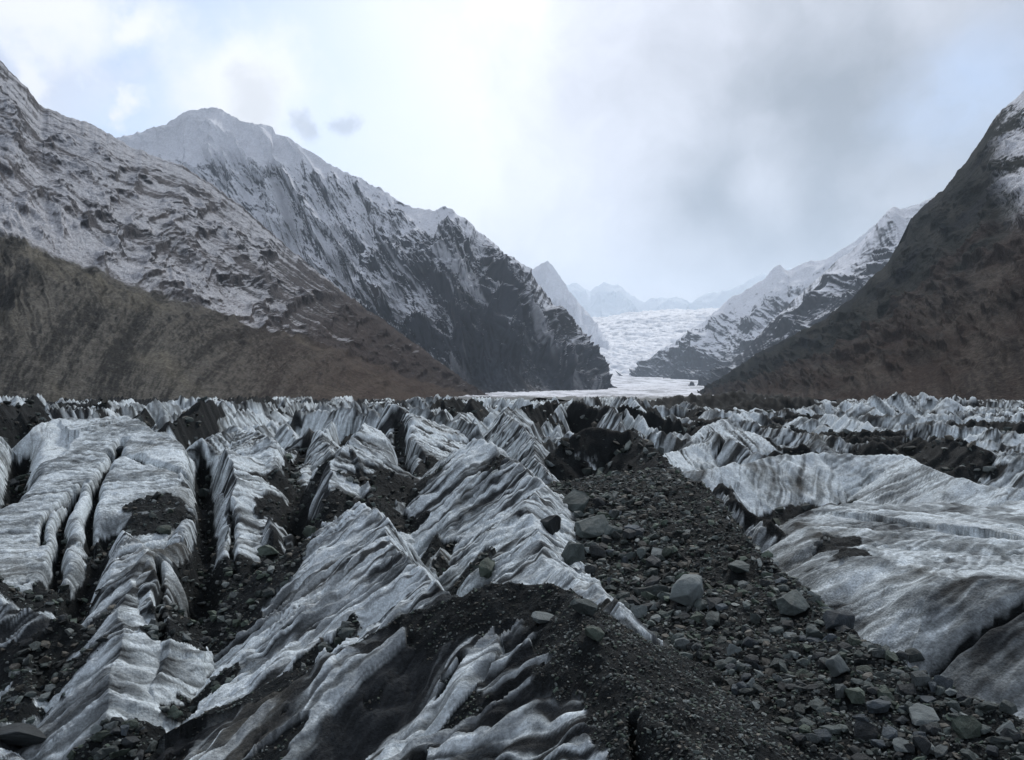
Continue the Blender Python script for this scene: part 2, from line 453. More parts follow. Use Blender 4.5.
patches = [(165, 520, 1.5), (268, 560, 2.4), (250, 585, 2.0), (300, 515, 1.6), (430, 550, 0.9), (445, 565, 0.8), (470, 575, 0.8), (30, 600, 1.6), (40, 690, 1.2), (55, 650, 1.2),
           (200, 700, 0.7), (110, 748, 0.9), (215, 640, 1.4), (400, 495, 2.0), (370, 500, 1.8), (340, 640, 0.35), (315, 655, 0.35), (290, 500, 1.5),
           (155, 505, 1.0), (700, 425, 3.0), (845, 440, 4.0), (870, 435, 4.0), (915, 447, 5.0), (950, 443, 5.0), (1000, 430, 6), (838, 545, 0.9), (850, 550, 0.7), (655, 405, 8), (730, 405, 10), (760, 406, 9), (425, 470, 1.0), (490, 465, 0.5), (500, 460, 0.6)]
wp = [hit(px, py) + (r,) for px, py, r in patches]
for x, y, z, r in wp:
    sl_, d = near_line([(x - r * .3, y - r * .4), (x + r * .3, y + r * .4)], r * 2.5)
    n = fbm(GX[sl_] / (r * .8 + .2), GY[sl_] / (r * .8 + .2), 4, 301)
    DEB[sl_] = np.maximum(DEB[sl_], sstep(0.15, -0.15, d / r - 0.75 + 0.9 * n))

# --- masks ---------------------------------------------------------------------------------
def tab(key, default=0.0):
    return np.array([r[key] for r in RID] + [default], np.float32)[ID]
shear = tab('shear'); dirt_shade0 = np.where(SIDE > 0, tab('dirt', 0.8), tab('dirt_shadeR', 0.8)).astype(np.float32); crown = tab('crown'); strk = tab('streak', 1.0)  # dirt level, with painted shade on the right face of some ridges
debside = np.where(SIDE > 0, tab('debL'), tab('debR'))
NOI = fbm(GX / 2.3, GY / 2.3, 5, 201)
NOIb = fbm(GX / 9.0, GY / 9.0, 4, 205)
depth_s = np.clip(GY / 40, 1, 3)
trough = sstep(0.45, -0.05, H - BASE - 0.45 * NOI - 0.25 - 0.2 * (depth_s - 1) - 0.4 * NOIb)
DEB = np.maximum(DEB, trough)
DEB = np.maximum(DEB, sstep(-0.15, 0.2, NOI * 0.9 + debside * 1.2 - 0.62) * (debside > 0.02))
DEB = np.maximum(DEB, sstep(0.3, -0.3, D - crown * (1 + 0.9 * NOI)) * (crown > 0.01))
# a loose black spill on the far ice
far_spill = sstep(0.25, 0.5, fbm(GX / 16, GY / 11, 4, 211)) * sstep(55, 80, GY)
DEB = np.maximum(DEB, far_spill)

DEB = sstep(0.38, 0.62, DEB + 1.1 * fbm(GX / .55, GY / .55, 4, 207) * 4 * DEB * (1 - DEB))
ice = 1 - DEB
# melt runnels: long in the fall direction, short across it
idn = (ID % 97).astype(np.float32) * 5.17
sc = np.clip(GY / 45.0, 1.0, 2.2); am = np.sqrt(sc)           # ridges farther up are broader
q = S + shear * D + 0.22 * NOI + 0.12 * fbm(GX / .7, GY / .7, 3, 409)
r1 = noise2(q / (1.15 * sc), D / (9.0 * sc) + idn, 401)
r2 = noise2(q / (0.48 * sc) + 0.6 * r1, D / (5.0 * sc) + idn, 402)
r3 = noise2(q / (0.21 * sc) + 0.5 * r2, D / (2.2 * sc) + idn, 403)
run = 1 - np.abs(r1) * 1.7
sharp = (np.abs(r2) * 1.6)
scal = noise2(GX / 0.34 + r2, GY / 0.34, 405)
gv = 0.35 + 0.9 * sstep(-.3, .35, fbm(GX / 4.5, GY / 4.5, 3, 408))
H += ice * gv * strk * (0.17 * am * r1 + 0.13 * am * (0.5 - np.abs(r2)) * 1.6 + 0.09 * (.5 - np.abs(r3) * 1.6) * am)
H += ice * (0.035 * scal * sc + 0.05 * sc * fbm(GX / .9, GY / .9, 3, 406))
cup = np.abs(noise2(GX / 1.5 + .5 * NOI, GY / 1.9, 451)) * 1.6; cup2 = np.abs(noise2(GX / .55, GY / .7 + .4 * NOI, 452)) * 1.6
H += ice * am * (0.12 * (cup - .5) + 0.10 * (cup2 - .5)) * np.clip(strk + .1, .3, 1)
H += ice * (0.35 * NOIb * sc + 0.12 * NOI) * np.clip(strk, .3, 1)
# debris surface: lumpy
H += DEB * (0.30 * fbm(GX / 3.1, GY / 3.1, 3, 412) + 0.10 * fbm(GX / 0.9, GY / 0.9, 4, 410) + 0.05 * noise2(GX / 0.22, GY / 0.22, 411))

# --- colours (the ice's own dirt, plus shade painted on some faces) ----------------------------------------------
streak_dirt = 0.75 * sstep(0.12, 0.5, np.abs(r2) - .25 * NOI) + 0.6 * sstep(0.05, -0.45, r1) + 0.45 * sstep(0.05, -0.4, r3)
patch = fbm(GX / 4.2 + 3, GY / 4.2, 5, 420)
fine = fbm(GX / 0.55, GY / 0.55, 4, 421)
dirt = dirt_shade0 * 0.6 + (streak_dirt - 0.55) * (1.0 + 0.7 * dirt_shade0) * strk + 0.75 * patch + 0.40 * fine + 0.02  # ice dirt together with the painted face shade
dirt += 0.35 * sstep(0.5, 0.0, D) * (dirt_shade0 > 0.3)
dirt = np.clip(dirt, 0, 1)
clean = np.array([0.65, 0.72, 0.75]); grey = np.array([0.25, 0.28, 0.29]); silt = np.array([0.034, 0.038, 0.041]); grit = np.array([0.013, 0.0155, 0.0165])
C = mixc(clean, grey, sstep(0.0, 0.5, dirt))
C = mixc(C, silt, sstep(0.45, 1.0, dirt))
# black grit caught in the runnels and along the ledges
ln1 = noise2(q / (0.62 * sc) + 0.5 * r1 + 11.3, D / (5.5 * sc) + idn, 441) + 0.30 * NOI
ln2 = noise2(q / (0.27 * sc) + 0.6 * r2 + 4.1, D / (2.4 * sc) + idn, 442) + 0.30 * patch
dens = np.clip(0.30 + 0.45 * dirt_shade0 + 0.45 * patch, 0, .68)
line = np.maximum(sstep(0.62 - .75 * dens, 0.86 - .75 * dens, ln1), .85 * sstep(0.66 - .7 * dens, 0.90 - .7 * dens, ln2)) * np.clip(strk + .25, 0, 1)
ln3 = noise2(q / 0.13 + .5 * r3, D / 1.1 + idn, 443) + .3 * fine
line = np.maximum(line, .8 * sstep(0.60 - .6 * dens, 0.85 - .6 * dens, ln3) * sstep(45, 18, GY) * np.clip(strk + .25, 0, 1))
def thin(n, w):
    return sstep(1 - w, 1 - .45 * w, 1 - np.abs(n))
t1 = thin(noise2(q / (0.60 * am) + 0.5 * r1 + 31.3, D / 7.0 + idn, 461) + .12 * fine, .15) * sstep(-.3, .1, patch + dirt_shade0 - .2)
t2 = thin(noise2(q / (0.26 * am) + 0.5 * r2 + 7.7, D / 4.0 + idn, 462) + .12 * fine, .17) * sstep(-.1, .3, NOI + dirt_shade0 - .15)
t1 = t1 * (.3 + .7 * sstep(.4, 1.0, gv)); t2 = t2 * (.3 + .7 * sstep(.4, 1.0, gv))
line = np.maximum(.6 * line, np.maximum(t1, .85 * t2) * np.clip(strk * 1.5 - .1, .15, 1))
line = line * (1 - .5 * sstep(55, 120, GY))
C = mixc(C, silt * .45, .95 * line)
warm = np.array([0.33, 0.31, 0.25])
C = mixc(C, warm, 0.12 * sstep(0.05, 0.5, fbm(GX / 3.3, GY / 5.0, 3, 425)) * (1 - DEB))
gritc = grit * (1 + 0.5 * fbm(GX / 0.6, GY / 0.6, 3, 430)[..., None])
C = mixc(C, np.zeros(3), np.zeros_like(DEB)) * (1 - DEB[..., None]) + gritc * DEB[..., None]
C = np.clip(C, 0.008, 0.85).astype(np.float32)

# --- split into named pieces along the troughs ----------------------------------------------
def tidy(sel):
    """majority of the neighbourhood, so that a piece has a clean edge"""
    f = sel.astype(np.float32)
    for _ in range(6):
        f[1:-1, 1:-1] = (f[1:-1, 1:-1] + f[:-2, 1:-1] + f[2:, 1:-1] + f[1:-1, :-2] + f[1:-1, 2:]) / 5
    return f > 0.5

CO = np.stack([GX, GY, H], -1).reshape(-1, 3)
CC = C.reshape(-1, 3)
Q = grid_quads(NR, NC)
cell_owner = np.zeros((NR - 1, NC - 1), np.int32)
PIECES = [
    ('dome_left', 'ice_dome', 'broad pale ice dome split by black cracks, under the brown moraine wall', 'ice dome'),
    ('block_rear', 'ice_block', 'small pale ice block just behind the grooved block, below the broad split dome', 'ice block'),
    ('block', 'ice_block', 'pale grooved ice block rising from black rubble in front of the broad split dome', 'ice block'),
    ('fin', 'ice_fin', 'slender curved ice fin with shaded left face beside the long black crevasse', 'ice fin'),
    ('corner_ice', 'ice_block', 'low dirty ice lump beside the dark slab in the corner', 'ice block'),
    ('fan_fin', 'ice_fin', 'pointed ice fin with one grey grooved face, beyond the long white ridge', 'ice fin'),
    ('tilted_fin', 'ice_fin', 'steep tilted ice fin with a black cleft beside it near the far ice', 'ice fin'),
    ('front_ridge', 'ice_ridge', 'long white ice ridge streaked with dark grooves in front of the saddle', 'ice ridge'),
    ('centre_ridge', 'ice_ridge', 'grooved ice ridge with a bright white crest bordering the boulders', 'ice ridge'),
    ('gravel_ridge', 'ice_ridge', 'near ice ridge capped with black gravel, dark flowing grooves on its flank', 'ice ridge'),
    ('black_mound', 'debris_mound', 'black debris-covered ice mound behind the boulders', 'debris mound'),
    ('moraine', 'moraine', 'dark moraine of loose grey-green stones between two ice ridges', 'moraine'),
    ('dirty_fin', 'ice_fin', 'dirty brown-edged ice fin in the trench beside the moraine crest', 'ice fin'),
    ('dome_right', 'ice_dome', 'wide smooth bluish ice dome with diagonal cracks beyond the moraine', 'ice dome'),
    ('dome_rear', 'ice_dome', 'darker rounded ice swell behind the wide smooth dome', 'ice dome'),
]
keys = [r['key'] for r in RID] + [None]
lookup = {p[0]: i + 1 for i, p in enumerate(PIECES)}
ridmap = np.array([lookup.get(k, 0) for k in keys], np.int32)
own_v = ridmap[ID]
raised = (H - BASE) > 0.15
for i, p in enumerate(PIECES):
    sel = tidy((own_v == i + 1) & raised)
    cell_owner[sel[:-1, :-1]] = i + 1
co_flat = cell_owner.ravel()
def sub_mesh(name, mask):
    q = Q[mask]
    used = np.unique(q)
    remap = np.zeros(NR * NC, np.int32); remap[used] = np.arange(len(used), dtype=np.int32)
    return mesh_from(name, CO[used], remap[q], CC[used])
link('glacier', sub_mesh('glacier', co_flat == 0), M_ice, 'broken grey-white glacier of jagged ice fins and black debris filling the valley', 'glacier', 'structure')
for i, (k, name, label, cat) in enumerate(PIECES):
    m = co_flat == i + 1
    if m.sum() < 30: continue
    link(name, sub_mesh(name, m), M_ice, label, cat, None if cat in ('ice block', 'ice fin') else 'structure')

# ----------------------------------------------------------------------------
# STONES
# ----------------------------------------------------------------------------
def hull_rock(seed, flat=(1, 0.8, 0.6), n=18, bevel=0.03):
    r = random.Random(seed)
    bm = bmesh.new()
    for _ in range(n):
        while True:
            v = Vector((r.uniform(-1, 1), r.uniform(-1, 1), r.uniform(-1, 1)))
            if v.length > 0.1: break
        v = v / max(abs(v.x), abs(v.y), abs(v.z)) * 0.55 + v.normalized() * 0.45
        v = v * r.uniform(0.8, 1.0)
        bm.verts.new((v.x * flat[0] * .5, v.y * flat[1] * .5, v.z * flat[2] * .5))
    res = bmesh.ops.convex_hull(bm, input=bm.verts)
    junk = [g for g in res['geom_interior'] + res['geom_unused'] if isinstance(g, bmesh.types.BMVert)]
    if junk: bmesh.ops.delete(bm, geom=list(set(junk)), context='VERTS')
    bmesh.ops.dissolve_limit(bm, angle_limit=math.radians(9), verts=bm.verts, edges=bm.edges)
    if bevel:
        bmesh.ops.bevel(bm, geom=list(bm.edges), offset=bevel, segments=1, affect='EDGES', profile=0.6, clamp_overlap=True)
    bmesh.ops.triangulate(bm, faces=bm.faces)
    if bevel:
        from mathutils import noise as mn
        for _ in range(2):
            bmesh.ops.subdivide_edges(bm, edges=list(bm.edges), cuts=1, use_grid_fill=True)
        off = Vector((seed * 3.1, seed * 1.7, 0))
        bm.normal_update()
        for v in bm.verts:
            k = mn.noise(v.co * 3.2 + off) * .035 + mn.noise(v.co * 9 + off) * .016
            v.co += v.normal * k
        bmesh.ops.triangulate(bm, faces=bm.faces)
    bm.normal_update()
    return bm

ROCKV = []
kinds = [(1, .8, .55), (1, .7, .4), (1, .85, .75), (1, .6, .32), (1, .9, .5), (1, .65, .6), (1, .75, .25), (1, .8, .65)]
for k in range(14):
    bm = hull_rock(k + 5, kinds[k % 8], n=11 + k % 5 * 2, bevel=0.0)
    bm.verts.ensure_lookup_table()
    v = np.array([x.co[:] for x in bm.verts], np.float32)
    f = np.array([[x.index for x in t.verts] for t in bm.faces], np.int32)
    ROCKV.append((v, f)); bm.free()

ROCK_ME = {}
def rock_mesh(k, tone):
    if (k, tone) not in ROCK_ME:
        bm = hull_rock(k + 40, kinds[k % 8], n=13 + k % 4 * 2, bevel=0.012)
        me = bpy.data.meshes.new('stone'); bm.to_mesh(me); bm.free()
        me.materials.append(STONE[tone])
        ROCK_ME[(k, tone)] = me
    return ROCK_ME[(k, tone)]

lH = H
def surf(x, y):
    """height of the glacier at world x, y arrays (bilinear)"""
    x = np.asarray(x, np.float32); y = np.asarray(y, np.float32)
    r = np.clip(np.searchsorted(Yr, y) - 1, 0, NR - 2)
    fr = np.clip((y - Yr[r]) / (Yr[r + 1] - Yr[r]), 0, 1)
    def at(rr):
        t = x / Yr[rr]
        cf = np.clip((t - Tc[0]) / (Tc[1] - Tc[0]), 0, NC - 2.001)
        c = cf.astype(np.int32); fc = cf - c
        return lH[rr, c] * (1 - fc) + lH[rr, c + 1] * fc
    return at(r) * (1 - fr) + at(r + 1) * fr
def debris_at(x, y):
    r = np.clip(np.searchsorted(Yr, y), 0, NR - 1)
    c = np.clip(((x / y - Tc[0]) / (Tc[1] - Tc[0])).astype(np.int32), 0, NC - 1)
    return DEB[r, c], ID[r, c]

# --- the boulders one can point at ------------------------------------------------------------
B = [  # px, py (foot), width px, height ratio, tone, label
    (575, 512, 38, .42, 'grey', 'flat grey slab at the top end of the boulder patch below the bright ice crest'),
    (551, 534, 28, .8, 'dark', 'dark square boulder touching the bright white ice crest'),
    (592, 538, 40, .45, 'grey', 'tilted grey slab beside the dark square boulder'),
    (612, 538, 22, .6, 'grey', 'small rounded boulder at the far end of the tilted grey slab'),
    (570, 566, 32, .8, 'grey', 'large angular boulder lowest against the bright white crest'),
    (597, 560, 19, .8, 'dark', 'dark boulder wedged between the large angular one and the rubble'),
    (650, 598, 40, .42, 'grey', 'long low grey slab beside the big pale boulder'),
    (686, 609, 40, .75, 'pale', 'big pale blue-grey boulder standing in the middle of the moraine'),
    (739, 580, 28, .5, 'grey', 'low grey boulder on the moraine just below its crest'),
    (584, 614, 28, .6, 'grey', 'grey boulder half sunk in the black gravel cap'),
    (544, 622, 30, .3, 'pale', 'thin pale slab lying on the black gravel cap'),
    (592, 644, 30, .42, 'green', 'flat greenish slab lowest on the black gravel cap'),
    (659, 558, 19, .35, 'pale', 'small pale sliver of stone near the upper moraine'),
    (712, 628, 22, .6, 'grey', 'grey block in front of the big pale boulder'),
    (792, 617, 36, .6, 'grey', 'broad grey boulder astride the moraine crest'),
    (836, 630, 38, .5, 'blue', 'bluish slab leaning over the trench from the moraine crest'),
    (815, 640, 24, .7, 'grey', 'squat grey boulder just below the leaning bluish slab'),
    (836, 677, 28, .85, 'pale', 'pale upright block alone on the lower moraine'),
    (880, 658, 19, .6, 'pale', 'pale stone on the moraine edge over the trench'),
    (912, 666, 18, .7, 'grey', 'small grey stone perched on the edge by the wide diagonal crack'),
    (852, 703, 26, .6, 'green', 'greenish wedge-shaped boulder on the lower moraine'),
    (922, 726, 42, .28, 'pale', 'long thin pale slab near the lower end of the moraine'),
    (877, 713, 26, .5, 'blue', 'bluish flat boulder next to the long thin pale slab'),
    (950, 698, 18, .4, 'pale', 'pale flat stone on the brink of the moraine near its lower end'),
    (965, 738, 30, .6, 'green', 'greenish boulder at the lowest corner of the moraine'),
    (487, 582, 24, .8, 'green', 'rounded greenish boulder in the saddle behind the gravel-capped ridge'),
    (270, 562, 26, .5, 'green', 'green slab on the dark rubble beside the slender ice fin'),
    (310, 536, 16, .7, 'green', 'small green boulder at the foot of the pointed ice fin'),
    (30, 758, 74, .28, 'dark', 'large dark slab filling the corner below the dirty ice lump'),
    (105, 738, 22, .5, 'green', 'dull green stone in the rubble at the foot of the grooved ice block'),
    (175, 716, 20, .6, 'green', 'mossy-looking dark stone in the hollow beside the long white ridge'),
    (165, 535, 18, .5, 'green', 'dull green block in the rubble pocket of the broad dome'),
]
taken = []
n_ind = 0
def put_stone(name, x, y, z, w, hr, tone, k, label, group=None, sink=0.22, cat='boulder'):
    global n_ind
    me = rock_mesh(k, tone)
    o = bpy.data.objects.new(name, me)
    COL.objects.link(o)
    o.location = (x, y, z + w * hr * (0.5 - sink))
    fz = kinds[k % 8][2]
    o.scale = (w, w, w * hr / fz)
    r = random.Random(int(x * 1000) + int(y * 777))
    o.rotation_euler = (r.uniform(-.22, .22), r.uniform(-.22, .22), r.uniform(0, 6.28))
    o['label'] = label; o['category'] = cat
    if group: o['group'] = group
    taken.append((x, y, w))
    n_ind += 1
    return o
for i, (px, py, w, hr, tone, lab) in enumerate(B):
    x, y, z = hit(px, py)
    y2 = y + 0.25 * w * y / F
    put_stone('boulder', x * y2 / y, y2, float(surf(x * y2 / y, y2)), w * y / F * 1.08, hr, tone, i % 12, lab, sink=0.12)

# --- stones of the moraine and the hollows: the largest are things, the rest is rubble -----------
GRAV = [i for i, k in enumerate(keys) if k == 'gravel_ridge']
def scatter(n, xf, yf, s0, s1, power, need=0.5):
    y = yf(rng.random(n)); x = xf(rng.random(n), y)
    d, idd = debris_at(x, y)
    s = s0 + (s1 - s0) * rng.random(n) ** power
    keep = (d > need) & ~(np.isin(idd, GRAV) & (s > .085))
    return x[keep], y[keep], s[keep]
sets = []
# moraine plateau
sets.append(scatter(14000, lambda u, y: 0.6 + u * 7.4, lambda u: 6.0 * (42 / 6.0) ** u, 0.07, 0.38, 4.5, 0.55))
sets.append(scatter(34000, lambda u, y: 0.4 + u * 7.6, lambda u: 6.0 * (42 / 6.0) ** u, 0.025, 0.13, 2.5, 0.45))
sets.append(scatter(420, lambda u, y: 1.2 + u * 3.6, lambda u: 18 + 15 * u, 0.2, 0.62, 2.0, 0.5))
# hollows on the left and the gravel cap
sets.append(scatter(30000, lambda u, y: (u * 0.75 - 0.75) * y, lambda u: 9 * (52 / 9.0) ** u, 0.06, 0.42, 5.0, 0.6))
sets.append(scatter(9000, lambda u, y: -3 + u * 6, lambda u: 6 * (18 / 6.0) ** u, 0.02, 0.07, 2.0, 0.5))
# far dark bands
sets.append(scatter(16000, lambda u, y: (u * 1.5 - 0.75) * y, lambda u: 42 * (140 / 42.0) ** u, 0.15, 1.1, 4.0, 0.7))
X = np.concatenate([s[0] for s in sets]); Yv = np.concatenate([s[1] for s in sets]); SZ = np.concatenate([s[2] for s in sets])
Z = surf(X, Yv)
# keep clear of the boulders
ok = np.ones(len(X), bool)
for bx, by, bw in taken:
    ok &= np.hypot(X - bx, Yv - by) > bw * 0.42
X, Yv, SZ, Z = X[ok], Yv[ok], SZ[ok], Z[ok]
px = 512 + X / Yv * F; py = HOR + (CZ - Z) * F / Yv
# which are seen (not hidden by nearer ice)
def seen(px, py, y):
    c = np.clip(np.searchsorted(Tc, (px - 512) / F), 0, NC - 1)
    rows = HOR + (CZ - H) * F / Yr[:, None]
    mn = np.minimum.accumulate(rows, axis=0)
    r = np.clip(np.searchsorted(Yr, y) - 3, 0, NR - 1)
    return mn[r, c] > py - 4
vis = seen(px, py, Yv) & (px > 0) & (px < 1024) & (py < 760)
app = np.where(vis, SZ / Yv, 0)
order = np.argsort(-app)
NBIG = 300 - n_ind
big = order[:NBIG]
rest = order[NBIG:]
tones = ['grey', 'grey', 'green', 'dark', 'blue', 'pale', 'grey', 'dark']
for j in big:
    tone = tones[rng.integers(0, 8)]
    word = {'grey': 'grey', 'green': 'greenish', 'dark': 'dark', 'blue': 'bluish', 'pale': 'pale'}[tone]
    if X[j] > 0.3 and Yv[j] < 42:
        lab = f'loose angular {word} stone lying among the moraine rubble'; g = f'loose {word} stones on the moraine'
    else:
        lab = f'loose {word} stone lying in a debris hollow between ice ridges'; g = f'loose {word} stones in the ice hollows'
    put_stone('stone', float(X[j]), float(Yv[j]), float(Z[j]), float(SZ[j]), float(rng.uniform(.35, .75)), tone, int(rng.integers(0, 12)), lab, g, sink=0.2, cat='stone')

def rubble(name, idx, label):
    V = []; Fc = []; Cl = []; off = 0
    kk = rng.integers(0, len(ROCKV), len(idx))
    pal = np.array([(0.070, 0.085, 0.080), (0.10, 0.12, 0.115), (0.045, 0.052, 0.052), (0.075, 0.098, 0.080), (0.17, 0.19, 0.185), (0.055, 0.062, 0.060), (0.030, 0.034, 0.034), (0.12, 0.115, 0.10)], np.float32)
    for k in range(len(ROCKV)):
        sel = idx[kk == k]
        n = len(sel)
        if not n: continue
        v, f = ROCKV[k]
        a = rng.random(n) * 6.283; tx = rng.normal(0, .28, n); ty = rng.normal(0, .28, n)
        s = SZ[sel]
        sc3 = np.stack([s * rng.uniform(.8, 1.2, n), s * rng.uniform(.7, 1.1, n), s * rng.uniform(.7, 1.2, n)], -1)
        p = v[None] * sc3[:, None]
        ca, sa = np.cos(a)[:, None], np.sin(a)[:, None]
        x, y, z = p[..., 0], p[..., 1], p[..., 2]
        z, x = z + x * tx[:, None], x - z * tx[:, None]
        z, y = z + y * ty[:, None], y - z * ty[:, None]
        w = np.stack([x * ca - y * sa + X[sel][:, None], x * sa + y * ca + Yv[sel][:, None], z + (Z[sel] + s * 0.12)[:, None]], -1)
        V.append(w.reshape(-1, 3))
        Fc.append((f[None] + (np.arange(n) * len(v))[:, None, None] + off).reshape(-1, 3))
        c = pal[rng.integers(0, len(pal), n)] * rng.uniform(.45, 1.2, n)[:, None]
        Cl.append(np.repeat(c, len(v), 0))
        off += n * len(v)
    me = mesh_from(name, np.concatenate(V), np.concatenate(Fc), np.concatenate(Cl), smooth=False)
    link(name, me, M_rubble, label, 'rubble', 'stuff')
rubble('rubble', rest, 'loose dark rubble and gravel scattered over the moraine and hollows')

# ----------------------------------------------------------------------------
# MOUNTAINS: sheets running from a back foot over the crest to the valley floor
# ----------------------------------------------------------------------------
def resample(pts, n, dens=None):
    p = np.array([P(*q) for q in pts], np.float64)
    im = np.array([(q[0], q[1]) for q in pts], np.float64)
    t = np.concatenate([[0], np.cumsum(np.hypot(*np.diff(im, axis=0).T))]); t /= t[-1]
    u = np.linspace(0, 1, n)
    return np.stack([np.interp(u, t, p[:, i]) for i in range(3)], -1)

def mountain(name, rows, vs, nu, nv, paint, label, lam, amp, mat, seed, back=(1500, 900), crest_amp=0.22, jag=0.0, shear=0.0,
             rough=0.5, detail=1.0, foot_amp=0.15, calm=0, stretch=1.7, gain=.55):
    R = np.stack([resample(r, nu) for r in rows], 0)            # rows x nu x 3
    bk = R[0] + np.array([0, back[0], -back[1]])
    v = np.linspace(0, 1, nv)
    base = np.stack([np.stack([np.interp(v, vs, R[:, j, i]) for j in range(nu)], -1) for i in range(3)], -1)  # nv x nu x 3
    for _ in range(int(nv * 0.04)):
        base[1:-1] = 0.5 * base[1:-1] + 0.25 * (base[:-2] + base[2:])
    du = np.gradient(base, axis=1); dv = np.gradient(base, axis=0)
    N = np.cross(du, dv); N /= np.linalg.norm(N, axis=-1, keepdims=True) + 1e-9
    if N[..., 1].mean() > 0: N = -N
    a = np.cumsum(np.linalg.norm(du, axis=-1), axis=1); a = np.repeat(a[nv // 3][None], nv, 0)
    b = np.cumsum(np.linalg.norm(dv, axis=-1), axis=0)
    vv = np.repeat(v[:, None], nu, 1)
    A = a + shear * b
    wpx = 0.35 * lam * fbm(A / lam, b / lam, 3, seed + 1)
    g1 = crags((A + wpx) / lam, b / (lam * stretch), 8, seed, gain)
    g2 = ridged((A + wpx * .6) / (lam * .38) + g1, b / (lam * 1.1), 2, seed + 3)
    g3 = ridged(A / (lam * .13) + g2, b / (lam * .3), 3, seed + 5)
    g4 = fbm(A / (lam * .10), b / (lam * .16), 6, seed + 7, gain=.62)
    disp = amp * ((g1 - g1.mean()) * 1.9 + (g2 - .5) * .25 * rough + g4 * .12 * detail)
    env = crest_amp + (1 - crest_amp) * sstep(0, 0.22, vv)
    if calm: disp = disp * (1 - .75 * sstep(calm - .02, calm + .06, vv)) + sstep(calm, calm + .06, vv) * amp * (1.5 * (.35 + .65 * sstep(-.3, .3, fbm(a / 140, b / 300, 3, seed + 22))) * (ridged((a + .9 * wpx) / 52, b / 420, 4, seed + 20) - .5) + .06 * g4)
    env *= foot_amp + (1 - foot_amp) * sstep(1.0, 0.8, vv)
    pos = base + N * (disp * env)[..., None]
    if jag:
        jz = jag * (fbm(a[0] / (lam * .3), a[0] * 0 + 3.3, 5, seed + 9, gain=.6))
        pos[..., 2] += (jz[None] * sstep(0.3, 0, vv))
    # real normals for paint
    du = np.gradient(pos, axis=1); dv = np.gradient(pos, axis=0)
    N2 = np.cross(du, dv); N2 /= np.linalg.norm(N2, axis=-1, keepdims=True) + 1e-9
    N2[N2[..., 2] < 0] *= -1
    nzs = N2[..., 2]; nzs = (nzs - nzs.mean()) / (nzs.std() + 1e-6)
    col = paint(dict(pos=pos, nzs=nzs, nz=N2[..., 2], nx=N2[..., 0], a=A, b=b, v=vv, g1=g1, g2=g2, g3=g3, g4=g4, lam=lam, seed=seed,
                     px=512 + pos[..., 0] / pos[..., 1] * F, py=HOR - (pos[..., 2] - CZ) / pos[..., 1] * F))
    # the back side
    nb = 12
    tb = np.linspace(1, 0, nb, endpoint=False)[:, None, None]
    backs = pos[0][None] * (1 - tb) + bk[None] * tb
    backs[..., 2] += (0.06 * back[1]) * fbm(a[0] / lam, a[0] * 0, 3, seed + 12)[None] * np.sin(tb[..., 0] * math.pi)
    pos = np.concatenate([backs, pos], 0); col = np.concatenate([np.repeat(col[:1], nb, 0), col], 0)
    me = mesh_from(name, pos.reshape(-1, 3), grid_quads(nv + nb, nu)[:, ::-1], col.reshape(-1, 3))
    return link(name, me, mat, label, 'mountain', 'structure')

SNOW = np.array([0.80, 0.82, 0.86])

def paint_left(d):
    """brown gullied moraine wall below, grey rock dusted with snow above"""
    a, b, v = d['a'], d['b'], d['v']
    n1 = fbm(a / 130, b / 60, 5, 501); n2 = fbm((a + .2 * b) / 210, (b + .12 * a) / 26, 5, 503); n3 = fbm(a / 9, b / 14, 4, 505)
    rockc = mixc([0.098, 0.094, 0.096], [0.036, 0.037, 0.041], sstep(-.3, .4, n1 + .6 * n3))
    rockc = mixc(rockc, [0.105, 0.090, 0.082], sstep(0.0, .5, n2) * .6)
    alt = sstep(380, 150, d['py'])
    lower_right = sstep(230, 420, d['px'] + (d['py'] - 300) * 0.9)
    n4 = fbm(a / 9 + .3 * n1, b / 75, 5, 507)
    cover = -0.04 + 1.1 * n2 + 0.8 * n1 + .3 * n4 + 0.25 * n3 + 0.26 * d['nzs'] + 0.35 * alt - 0.55 * lower_right - 0.2 * (d['g3'] - .5)
    rim = sstep(0.10, 0.0, np.abs(v - 0.60) - .01) * sstep(330, 60, d['px'])
    cover += 0.35 * rim
    snow = sstep(-.30, .55, cover) * 0.52
    top = mixc(rockc, SNOW * .9, snow)
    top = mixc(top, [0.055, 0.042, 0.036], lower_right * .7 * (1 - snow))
    w1 = fbm(a / 30, b / 420, 5, 511); w2 = fbm(a / 260, b / 160, 4, 513); w3 = fbm(a / 5, b / 22, 5, 515, gain=.65)
    wall = mixc([0.105, 0.100, 0.088], [0.036, 0.036, 0.034], sstep(-.35, .35, w1 + .9 * w3))
    wall = mixc(wall, [0.150, 0.138, 0.108], sstep(.05, .5, w2) * .7)
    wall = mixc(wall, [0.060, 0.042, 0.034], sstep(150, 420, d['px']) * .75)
    edge = 0.66 + 0.035 * fbm(a / 60, a * 0, 4, 520) + 0.012 * n3
    k = sstep(-0.012, 0.012, v - edge)
    return np.clip(mixc(top, wall, k), .01, .9)

